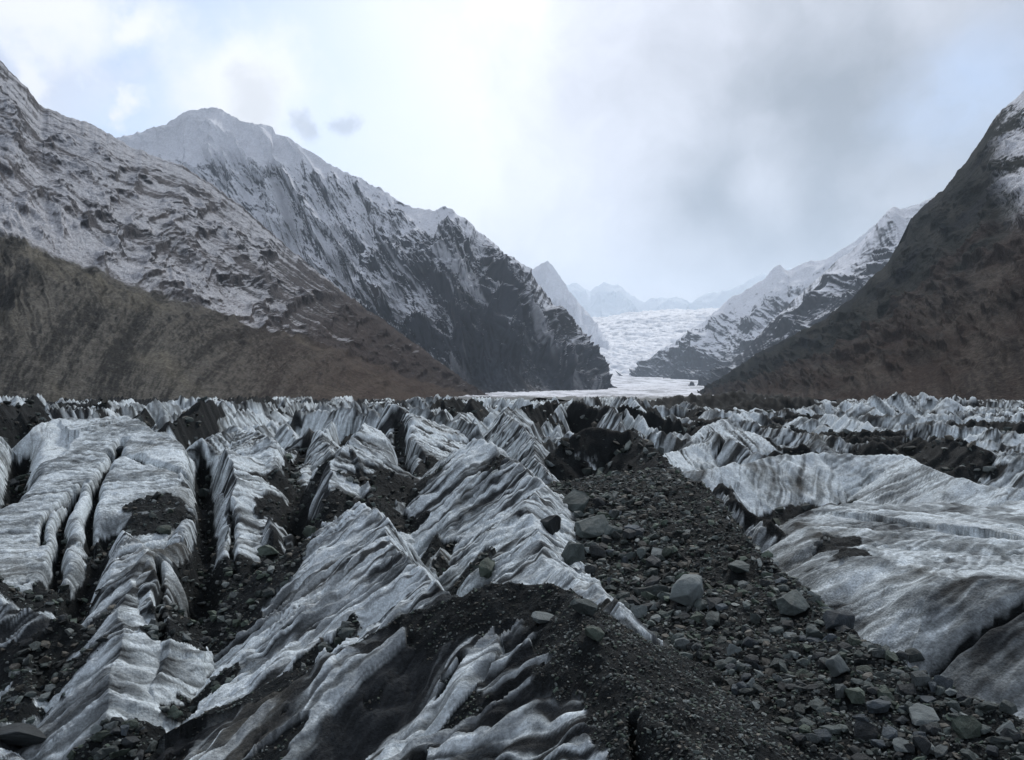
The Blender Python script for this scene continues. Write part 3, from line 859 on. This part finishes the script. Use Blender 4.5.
def paint_blue(d):
    a, b = d['a'], d['b']
    n1 = fbm(a / 700, b / 500, 4, 601); n2 = fbm((a + .6 * b) / 45, (b - .6 * a) / 160, 4, 603); n3 = fbm(a / 20, b / 30, 4, 605)
    rockc = mixc([0.040, 0.044, 0.054], [0.016, 0.018, 0.023], sstep(-.3, .3, n3 + n1))
    rockc = mixc(rockc, [0.060, 0.052, 0.048], sstep(.1, .5, n1) * .5)
    h = d['pos'][..., 2]
    py = d['py']
    line = np.interp(d['px'], [100, 330, 430, 480, 560, 620], [325, 325, 305, 258, 285, 320])
    alt = (line - py) / 90.0
    cov = 0.55 * np.clip(alt, -2.5, 1.0) + 0.35 * n2 + 0.3 * n3 + 0.42 * d['nzs'] + .4 * n1 - .05
    cov += 1.2 * sstep(175, 140, py) 
    snow = sstep(-.15, .5, cov)
    gul = sstep(0.42, 0.2, d['g2']) * sstep(-1.6, 0.2, alt) * .6
    snow = np.maximum(snow, gul * sstep(-.2, .4, n3 + .3))
    c = mixc(rockc, SNOW, snow * .88)
    return np.clip(c, .01, .9)

def paint_right(d):
    a, b, v = d['a'], d['b'], d['v']
    n1 = fbm(a / 160, b / 110, 5, 701); n2 = fbm(a / 40, b / 260, 5, 703); n3 = fbm(a / 7, b / 12, 5, 705, gain=.65)
    veg = mixc([0.012, 0.015, 0.014], [0.030, 0.030, 0.027], sstep(-.25, .35, n2 + .7 * n3))
    veg = mixc(veg, [0.012, 0.015, 0.018], sstep(.0, .4, n1))
    scree = mixc([0.070, 0.060, 0.052], [0.030, 0.026, 0.024], sstep(-.3, .3, n2 + .6 * n3))
    scree = mixc(scree, [0.040, 0.030, 0.026], sstep(.0, .4, n1 + .2) * .8)
    scree = mixc(scree, [0.17, 0.145, 0.12], sstep(.30, .5, n3) * sstep(.1, .4, n1) * .7)
    k = sstep(-.06, .06, v - 0.5 + .22 * n1 + .05 * n3)
    c = mixc(veg, scree, k)
    px, py = d['px'], d['py']
    snowz = sstep(-20, 20, (px - 1000) * 1.2 - np.maximum(py - 105, 0) * .12 + 22 * n1 + 20 * n3) * sstep(235, 180, py + 50 * n3 + 30 * n1)
    snow = snowz * sstep(-.2, .15, .6 * n3 + .9 * n2 + .6 * n1 + .05)
    return np.clip(mixc(c, SNOW * .9, snow * .8), .01, .9)

def paint_dusted(line_pts, hard=90.0, bias=0.0, sc=1.0):
    xs, ys = zip(*line_pts)
    def f(d):
        a, b = d['a'], d['b']
        n1 = fbm(a / (500 * sc), b / (420 * sc), 4, 801 + d['seed']); n2 = fbm((a + .5 * b) / (60 * sc), b / (150 * sc), 4, 803 + d['seed']); n3 = fbm(a / (28 * sc), b / (40 * sc), 4, 805 + d['seed'])
        rockc = mixc([0.055, 0.060, 0.070], [0.028, 0.030, 0.036], sstep(-.3, .3, n3 + n1))
        line = np.interp(d['px'], xs, ys)
        alt = (line - d['py']) / hard
        cov = .7 * np.clip(alt, -2.5, 1.2) + .35 * n2 + .3 * n3 + .42 * d['nzs'] + .4 * n1 + bias + .1
        return np.clip(mixc(rockc, SNOW, sstep(-.1, .5, cov) * .9), .01, .9)
    return f

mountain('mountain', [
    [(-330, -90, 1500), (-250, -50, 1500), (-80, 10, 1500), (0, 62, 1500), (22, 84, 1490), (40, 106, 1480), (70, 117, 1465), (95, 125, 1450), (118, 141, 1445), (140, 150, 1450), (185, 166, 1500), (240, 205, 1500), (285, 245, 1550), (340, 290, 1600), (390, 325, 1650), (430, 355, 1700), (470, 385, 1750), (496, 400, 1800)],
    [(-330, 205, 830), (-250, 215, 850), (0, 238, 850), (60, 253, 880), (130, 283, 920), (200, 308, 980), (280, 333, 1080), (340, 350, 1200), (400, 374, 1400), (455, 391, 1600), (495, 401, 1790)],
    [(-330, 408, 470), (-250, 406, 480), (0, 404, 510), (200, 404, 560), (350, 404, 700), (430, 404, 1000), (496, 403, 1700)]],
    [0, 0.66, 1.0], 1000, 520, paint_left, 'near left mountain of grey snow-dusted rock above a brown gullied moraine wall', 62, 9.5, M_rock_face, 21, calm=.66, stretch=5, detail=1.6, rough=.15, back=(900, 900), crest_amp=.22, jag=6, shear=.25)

mountain('mountain', [
    [(60, 160, 6200), (100, 148, 6000), (118, 137, 5900), (140, 131, 5800), (165, 124, 5700), (175, 117, 5650), (181, 110, 5600), (192, 108, 5600), (205, 108, 5600), (215, 105, 5600), (226, 110, 5580), (242, 121, 5500), (258, 124, 5400), (271, 124, 5350), (275, 131, 5300), (285, 135, 5200), (310, 150, 5000), (345, 171, 4800), (380, 190, 4600), (395, 200, 4550), (413, 206, 4500), (440, 208, 4400), (468, 218, 4350), (480, 231, 4300), (495, 243, 4250), (510, 258, 4200), (530, 271, 4150), (548, 294, 4100), (562, 316, 4050), (575, 340, 4000), (592, 362, 3960), (606, 378, 3930), (618, 390, 3900)],
    [(60, 300, 4600), (300, 320, 3900), (430, 318, 3450), (500, 320, 3350), (560, 350, 3500), (590, 370, 3650), (618, 391, 3880)],
    [(60, 398, 3300), (300, 398, 2900), (430, 398, 2700), (540, 397, 2800), (590, 395, 3200), (620, 393, 3860)]],
    [0, 0.6, 1.0], 1000, 560, paint_blue, 'tall blue-white mountain with a pointed snow summit behind the near left slope', 400, 112, M_far, 31, back=(2500, 1800), crest_amp=.22, jag=30, shear=-.35, rough=.6)

mountain('mountain', [
    [(696, 393, 2700), (720, 378, 2500), (760, 352, 2300), (800, 332, 2100), (826, 318, 2000), (850, 300, 1900), (868, 282, 1850), (885, 266, 1800), (897, 249, 1770), (907, 238, 1750), (913, 218, 1720), (922, 208, 1700), (945, 190, 1650), (955, 176, 1620), (970, 158, 1600), (983, 138, 1575), (1000, 114, 1550), (1024, 92, 1500), (1100, 20, 1400), (1280, -120, 1300), (1380, -160, 1300)],
    [(697, 394, 2600), (760, 376, 1900), (830, 352, 1450), (900, 305, 1250), (960, 262, 1120), (1024, 215, 1030), (1280, 60, 900), (1380, 20, 880)],
    [(697, 396, 2500), (740, 397, 1500), (800, 399, 900), (860, 402, 620), (920, 404, 520), (1024, 408, 440), (1280, 416, 380), (1380, 420, 370)]],
    [0, 0.5, 1.0], 800, 460, paint_right, 'steep dark near right mountainside with brown scree and a snow patch at its top edge', 95, 14, M_rock_face, 41, stretch=3.2, gain=.62, detail=1.6, back=(1200, 1000), crest_amp=.2, jag=7, shear=-.2)

mountain('mountain', [
    [(690, 394, 5300), (710, 384, 5200), (740, 354, 5000), (765, 328, 4900), (790, 303, 4800), (820, 276, 4700), (850, 252, 4600), (870, 234, 4550), (885, 217, 4500), (895, 208, 4480), (905, 211, 4450), (918, 206, 4400), (935, 196, 4350), (1000, 150, 4300), (1080, 100, 4300)],
    [(690, 395, 5000), (750, 388, 4300), (820, 350, 3800), (900, 320, 3500), (1080, 260, 3300)],
    [(690, 396, 4800), (720, 396, 4400), (800, 396, 3600), (950, 396, 2900), (1080, 396, 2800)]],
    [0, .55, 1], 520, 360, paint_dusted([(680, 330), (760, 330), (850, 290), (920, 262), (1080, 230)], 70, -.1), 'dark ridge dusted with snow right behind the near right mountainside', 420, 85, M_far, 51, back=(2000, 1500), crest_amp=.15, jag=22, shear=-.3)

mountain('mountain', [
    [(622, 378, 8400), (640, 366, 8100), (660, 351, 7900), (690, 331, 7800), (712, 314, 7700), (730, 300, 7600), (745, 291, 7500), (762, 279, 7400), (772, 270, 7300), (780, 266, 7300), (788, 270, 7300), (800, 266, 7250), (818, 259, 7200), (828, 259, 7200), (900, 210, 7000), (960, 190, 7000)],
    [(622, 380, 8300), (680, 366, 7300), (740, 350, 6700), (800, 340, 6400), (960, 330, 6200)],
    [(622, 386, 8200), (650, 388, 7400), (700, 390, 6300), (800, 391, 5600), (960, 391, 5400)]],
    [0, .55, 1], 480, 320, paint_dusted([(620, 345), (700, 340), (760, 338), (830, 345), (960, 340)], 40, .12), 'mid-distance snowy spur with a dark foot beside the icefall', 520, 105, M_far, 61, back=(2000, 1500), crest_amp=.15, jag=35, shear=-.3)

mountain('mountain', [
    [(470, 262, 10500), (500, 268, 10300), (530, 272, 10100), (543, 262, 10000), (548, 261, 10000), (556, 270, 9950), (566, 284, 9900), (576, 300, 9800), (588, 312, 9700), (600, 330, 9600), (612, 350, 9400)],
    [(470, 340, 9600), (540, 340, 9300), (580, 350, 9000), (612, 366, 8900)],
    [(470, 392, 8600), (560, 391, 8500), (600, 390, 8500), (614, 388, 8500)]],
    [0, .55, 1], 300, 240, paint_dusted([(470, 420), (640, 420)], 60, .75), 'white peak rising just behind the foot of the tall blue-white mountain', 500, 150, M_far, 71, back=(2500, 1800), crest_amp=.15, jag=40)

mountain('mountain', [
    [(500, 285, 45000), (535, 280, 45000), (560, 290, 45000), (575, 284, 45000), (590, 289, 44250), (604, 281, 44250), (619, 286, 44250), (632, 294, 44250), (645, 301, 43500), (660, 297, 43500), (675, 299, 43500), (690, 303, 42750), (700, 298, 42600), (711, 291, 42600), (720, 294, 42600), (735, 290, 42600), (760, 276, 42600), (790, 268, 42600), (850, 258, 42600)],
    [(500, 340, 39000), (640, 335, 39000), (720, 335, 38250), (850, 335, 38250)],
    [(500, 391, 34500), (850, 391, 34500)]],
    [0, .55, 1], 460, 260, paint_dusted([(480, 450), (860, 450)], 60, .5, 3.2), 'faint row of white peaks at the head of the icefall fading into cloud', 2200, 560, M_far, 81, back=(4000, 3000), crest_amp=.25, jag=220)

# --- the upper glacier: flat tongue, then the icefall ------------------------------------------
def flow_sheet(name, rows, vs, nu, nv, amp, lam, paint, label, cat, seed):
    R = np.stack([resample(r, nu) for r in rows], 0)
    v = np.linspace(0, 1, nv)
    base = np.stack([np.stack([np.interp(v, vs, R[:, j, i]) for j in range(nu)], -1) for i in range(3)], -1)
    for _ in range(int(nv * .05)):
        base[1:-1] = .5 * base[1:-1] + .25 * (base[:-2] + base[2:])
    x, y = base[..., 0], base[..., 1]
    vv = np.repeat(v[:, None], nu, 1)
    n = fbm(x / lam, y / (lam * .45), 5, seed); r = ridged(x / (lam * .5) + n, y / (lam * .3), 4, seed + 3)
    base[..., 2] += amp * (n + .8 * (r - .5))
    col = paint(dict(x=x, y=y, v=vv, n=n, r=r))
    me = mesh_from(name, base.reshape(-1, 3), grid_quads(nv, nu), np.clip(col, .01, .9).reshape(-1, 3))
    return link(name, me, M_snow, label, cat, 'structure')

def paint_tongue(d):
    n = fbm(d['x'] / 120, d['y'] / 420, 5, 901)
    c = mixc([.66, .68, .72], [.20, .21, .23], sstep(-.1, .45, n + .4 * (d['r'] - .5)) * .8)
    return mixc([.10, .11, .11], c, sstep(0.0, .12, d['v'] + .05 * n))
def paint_fall(d):
    n = fbm(d['x'] / 160, d['y'] / 120, 5, 905)
    return mixc([.86, .87, .89], [.30, .33, .38], sstep(.05, .4, n - .7 * (d['r'] - .5)) * .7)
flow_sheet('glacier_tongue', [
    [(440, 400.5, 560), (620, 400.5, 560), (780, 400.5, 560)],
    [(470, 396, 2200), (620, 396, 2200), (760, 396, 2200)],
    [(540, 386, 5000), (650, 386, 5000), (740, 386, 5000)],
    [(560, 376, 8300), (640, 376, 8300), (720, 376, 8300)]],
    [0, .35, .7, 1], 300, 420, 5.0, 60, paint_tongue, 'smooth pale ice stream leading up to the icefall', 'ice stream', 33)
flow_sheet('icefall', [
    [(555, 378, 8200), (630, 378, 8200), (725, 378, 8200)],
    [(550, 352, 9200), (630, 350, 9300), (730, 345, 9400)],
    [(550, 335, 10800), (640, 318, 11200), (740, 312, 11500)],
    [(550, 325, 13000), (640, 312, 13000), (740, 308, 13000)]],
    [0, .4, .8, 1], 320, 320, 55.0, 420, paint_fall, 'broken white icefall descending between the snowy spurs', 'icefall', 35)

# valley floor under and around everything
gx = np.linspace(-26000, 26000, 60); gy = np.linspace(-6000, 51000, 60)
vx, vy = np.meshgrid(gx, gy)
vz = -8 - 25 * (0.5 + 0.5 * noise2(vx / 3000, vy / 3000, 950))
me = mesh_from('ground', np.stack([vx, vy, vz], -1).reshape(-1, 3), grid_quads(60, 60), np.full((3600, 3), 0.09, np.float32))
link('ground', me, M_far, 'dark stony valley floor beneath the glacier', 'ground', 'structure')

# ----------------------------------------------------------------------------
# air
# ----------------------------------------------------------------------------
HAZE = 2.5e-5
if HAZE > 0:
    bm = bmesh.new()
    bmesh.ops.create_cube(bm, size=1.0)
    zb, zt = -60.0, 7500.0
    for v in bm.verts:
        v.co = (v.co.x * 62000, (v.co.y + .5) * 62000 - 9000, zb if v.co.z < 0 else zt)
    me = bpy.data.meshes.new('haze'); bm.to_mesh(me); bm.free()
    m = bpy.data.materials.new('haze_air'); m.use_nodes = True
    nt = m.node_tree; nt.nodes.clear()
    out = nt.nodes.new('ShaderNodeOutputMaterial'); pv = nt.nodes.new('ShaderNodeVolumePrincipled')
    pv.inputs['Color'].default_value = (0.74, 0.87, 1.0, 1)
    pv.inputs['Density'].default_value = HAZE
    pv.inputs['Anisotropy'].default_value = 0.45
    nt.links.new(pv.outputs[0], out.inputs['Volume'])
    link('haze', me, m, 'thin pale mountain haze filling the whole valley air', 'haze', 'stuff')

# ----------------------------------------------------------------------------
# sky: Nishita behind broken cloud, soft sun behind the cloud
# ----------------------------------------------------------------------------
SUN_AZ, SUN_EL = math.radians(18), math.radians(42)     # azimuth from +Y towards +X
world = bpy.data.worlds.new('World'); scene.world = world
world.use_nodes = True
nt = world.node_tree; nt.nodes.clear(); Lk = nt.links.new
out = nt.nodes.new('ShaderNodeOutputWorld'); bg = nt.nodes.new('ShaderNodeBackground')
bg.inputs['Strength'].default_value = 0.076
Lk(bg.outputs[0], out.inputs['Surface'])
sky = nt.nodes.new('ShaderNodeTexSky'); sky.sky_type = 'NISHITA'; sky.sun_disc = False
sky.sun_elevation = SUN_EL; sky.sun_rotation = SUN_AZ
sky.altitude = 2500
tc = nt.nodes.new('ShaderNodeTexCoord')
def wnoise(scale, detail, rough, vec, dist=0.0):
    n = nt.nodes.new('ShaderNodeTexNoise'); n.inputs['Scale'].default_value = scale; n.inputs['Detail'].default_value = detail
    n.inputs['Roughness'].default_value = rough; n.inputs['Distortion'].default_value = dist
    Lk(vec, n.inputs['Vector']); return n
def vmath(op, a, b=None):
    n = nt.nodes.new('ShaderNodeVectorMath'); n.operation = op
    for i, q in enumerate((a, b)):
        if q is None: continue
        if isinstance(q, (tuple, list)): n.inputs[i].default_value = q
        elif isinstance(q, (int, float)): n.inputs['Scale'].default_value = q
        else: Lk(q, n.inputs[i])
    return n
def fm(op, a, b=None, clamp=False):
    n = nt.nodes.new('ShaderNodeMath'); n.operation = op; n.use_clamp = clamp
    for i, q in enumerate((a, b)):
        if q is None: continue
        if isinstance(q, (int, float)): n.inputs[i].default_value = q
        else: Lk(q, n.inputs[i])
    return n.outputs[0]
def mrange(v, a, b, c, d, smooth=True):
    n = nt.nodes.new('ShaderNodeMapRange'); n.interpolation_type = 'SMOOTHSTEP' if smooth else 'LINEAR'
    Lk(v, n.inputs['Value'])
    for k, q in zip(('From Min', 'From Max', 'To Min', 'To Max'), (a, b, c, d)): n.inputs[k].default_value = q
    return n.outputs[0]
def mixcol(f, a, b):
    n = nt.nodes.new('ShaderNodeMix'); n.data_type = 'RGBA'
    if isinstance(f, (int, float)): n.inputs[0].default_value = f
    else: Lk(f, n.inputs[0])
    for i, q in ((6, a), (7, b)):
        if isinstance(q, (tuple, list)): n.inputs[i].default_value = (*q, 1)
        else: Lk(q, n.inputs[i])
    return n.outputs[2]
dirv = tc.outputs['Generated']
wn = wnoise(3.2, 5, .55, dirv)
warp = vmath('SUBTRACT', wn.outputs['Color'], (.5, .5, .5)).outputs[0]
w1 = vmath('ADD', dirv, vmath('SCALE', warp, 0.22).outputs[0]).outputs[0]
wn2 = wnoise(16, 5, .6, dirv)
warp2 = vmath('SUBTRACT', wn2.outputs['Color'], (.5, .5, .5)).outputs[0]
w2 = vmath('ADD', dirv, vmath('SCALE', warp2, 0.11).outputs[0]).outputs[0]
w3 = vmath('ADD', dirv, vmath('SCALE', warp2, 0.075).outputs[0]).outputs[0]
def sdir(px, py):
    v = Vector(((px - 512) / F, 1, (HOR - py) / F)); v.normalize(); return tuple(v)
def blob(px, py, r0, r1, vec, sx=1.0):
    """1 within r0 pixels of the direction, fading to 0 at r1"""
    n = vmath('SUBTRACT', vec, sdir(px, py)).outputs[0]
    if sx != 1.0:
        n = vmath('MULTIPLY', n, (1 / sx, 1, 1)).outputs[0]
    l = vmath('LENGTH', n).outputs['Value']
    return mrange(l, r0 / F, r1 / F, 1, 0)
# cloud brightness (before the 0.1 strength)
cl = wnoise(2.4, 6, .55, w1)
fine = wnoise(7.5, 6, .6, w1)
lum = fm('ADD', mrange(cl.outputs['Fac'], .3, .7, 7.2, 9.8), mrange(fine.outputs['Fac'], .3, .7, -.9, .9))
# the glow of the hidden sun, the dark cloud bank right of it
for (px, py, r0, r1, vec, amt, sx) in [
    (440, 170, 60, 360, w1, 3.0, 1.2), (600, 195, 10, 110, w1, 2.4, 1.0), (778, 195, 8, 80, w1, 2.6, .8), (510, 60, 60, 300, w1, 1.0, 1.6),
    (720, 110, 40, 260, w1, -4.5, 1.6), (900, 150, 40, 240, w1, -3.8, 1.3), (680, 255, 20, 130, w1, -2.2, 2.6), (690, 170, 10, 70, w1, -0.8, 1.0),
    
    (45, 6, 10, 60, w2, 3.0, 1.8), (135, 18, 3, 28, w2, 2.6, 1.5), (20, 66, 4, 34, w2, 2.4, .7), (128, 108, 2, 20, w2, 2.4, .7), (92, 82, 1, 12, w2, 2.0, 1.2), (235, 85, 10, 60, w2, 2.6, 1.2), (290, 80, 10, 60, w2, 2.0, 1.2)]:
    lum = fm('ADD', lum, fm('MULTIPLY', blob(px, py, r0, r1, vec, sx), amt))
sep = nt.nodes.new('ShaderNodeSeparateXYZ'); Lk(dirv, sep.inputs[0])
# unseen sky behind the camera and overhead, dimmed and blued to shape the light
rear = mrange(sep.outputs['Y'], -.2, .6, 0.50, .82)
lum = fm('MULTIPLY', fm('MULTIPLY', lum, rear), mrange(sep.outputs['Z'], .5, .9, 1.0, .75))
lum = fm('MINIMUM', fm('MAXIMUM', lum, 1.0), 8.4)
cloud = nt.nodes.new('ShaderNodeVectorMath'); cloud.operation = 'SCALE'
dark_t = mrange(lum, 5.5, 9.0, 0, 1)
Lk(mixcol(fm('MULTIPLY', rear, 1.28), (.81, .95, 1.17), mixcol(dark_t, (.955, .95, 1.05), (.995, .99, 1.0))), cloud.inputs[0]); Lk(lum, cloud.inputs['Scale'])
# blue gap up left
gapn = wnoise(6.0, 6, .6, w1)
gap = fm('MULTIPLY', fm('MAXIMUM', blob(60, 50, 60, 330, w1, 1.2), fm('MULTIPLY', blob(965, 85, 10, 90, w1, .9), .6)), mrange(gapn.outputs['Fac'], .30, .55, .3, .65), clamp=True)
puff = fm('MAXIMUM', fm('MAXIMUM', blob(45, 6, 12, 60, w2, 1.8), blob(135, 18, 3, 30, w2, 1.5)), fm('MAXIMUM', blob(20, 66, 5, 36, w2, .7), fm('MAXIMUM', blob(240, 90, 20, 75, w2, 1.3), blob(128, 108, 2, 22, w2, .7))))
gap = fm('MULTIPLY', gap, fm('SUBTRACT', 1.0, puff), clamp=True)
wisps = fm('MAXIMUM', fm('MAXIMUM', blob(311, 123, 5, 19, w3, .8), blob(343, 121, 5, 18, w3, .8)), fm('MULTIPLY', blob(254, 98, 8, 38, w2, 1.0), .6))
shade = fm('SUBTRACT', 1.0, fm('MULTIPLY', wisps, .36))
Lk(mixcol(gap, cloud.outputs[0], vmath('SCALE', sky.outputs[0], 1.6).outputs[0]), (fin := nt.nodes.new('ShaderNodeVectorMath')).inputs[0])
fin.operation = 'SCALE'; Lk(shade, fin.inputs['Scale']); Lk(fin.outputs[0], bg.inputs['Color'])

sd = bpy.data.lights.new('sun', 'SUN'); sun = bpy.data.objects.new('sun', sd); COL.objects.link(sun)
sd.energy = 1.5; sd.angle = math.radians(12); sd.color = (1.0, .98, .955)
dv = Vector((math.sin(SUN_AZ) * math.cos(SUN_EL), math.cos(SUN_AZ) * math.cos(SUN_EL), math.sin(SUN_EL)))
sun.rotation_euler = dv.to_track_quat('Z', 'Y').to_euler()

scene.view_settings.view_transform = 'Standard'
scene.view_settings.look = 'None'
scene.view_settings.exposure = 0.82
scene.view_settings.gamma = 1.0
scene.cycles.use_denoising = True
try:
    scene.cycles.denoiser = 'OPENIMAGEDENOISE'
except Exception:
    pass
scene.cycles.max_bounces = 5
scene.cycles.diffuse_bounces = 3
scene.cycles.volume_bounces = 2
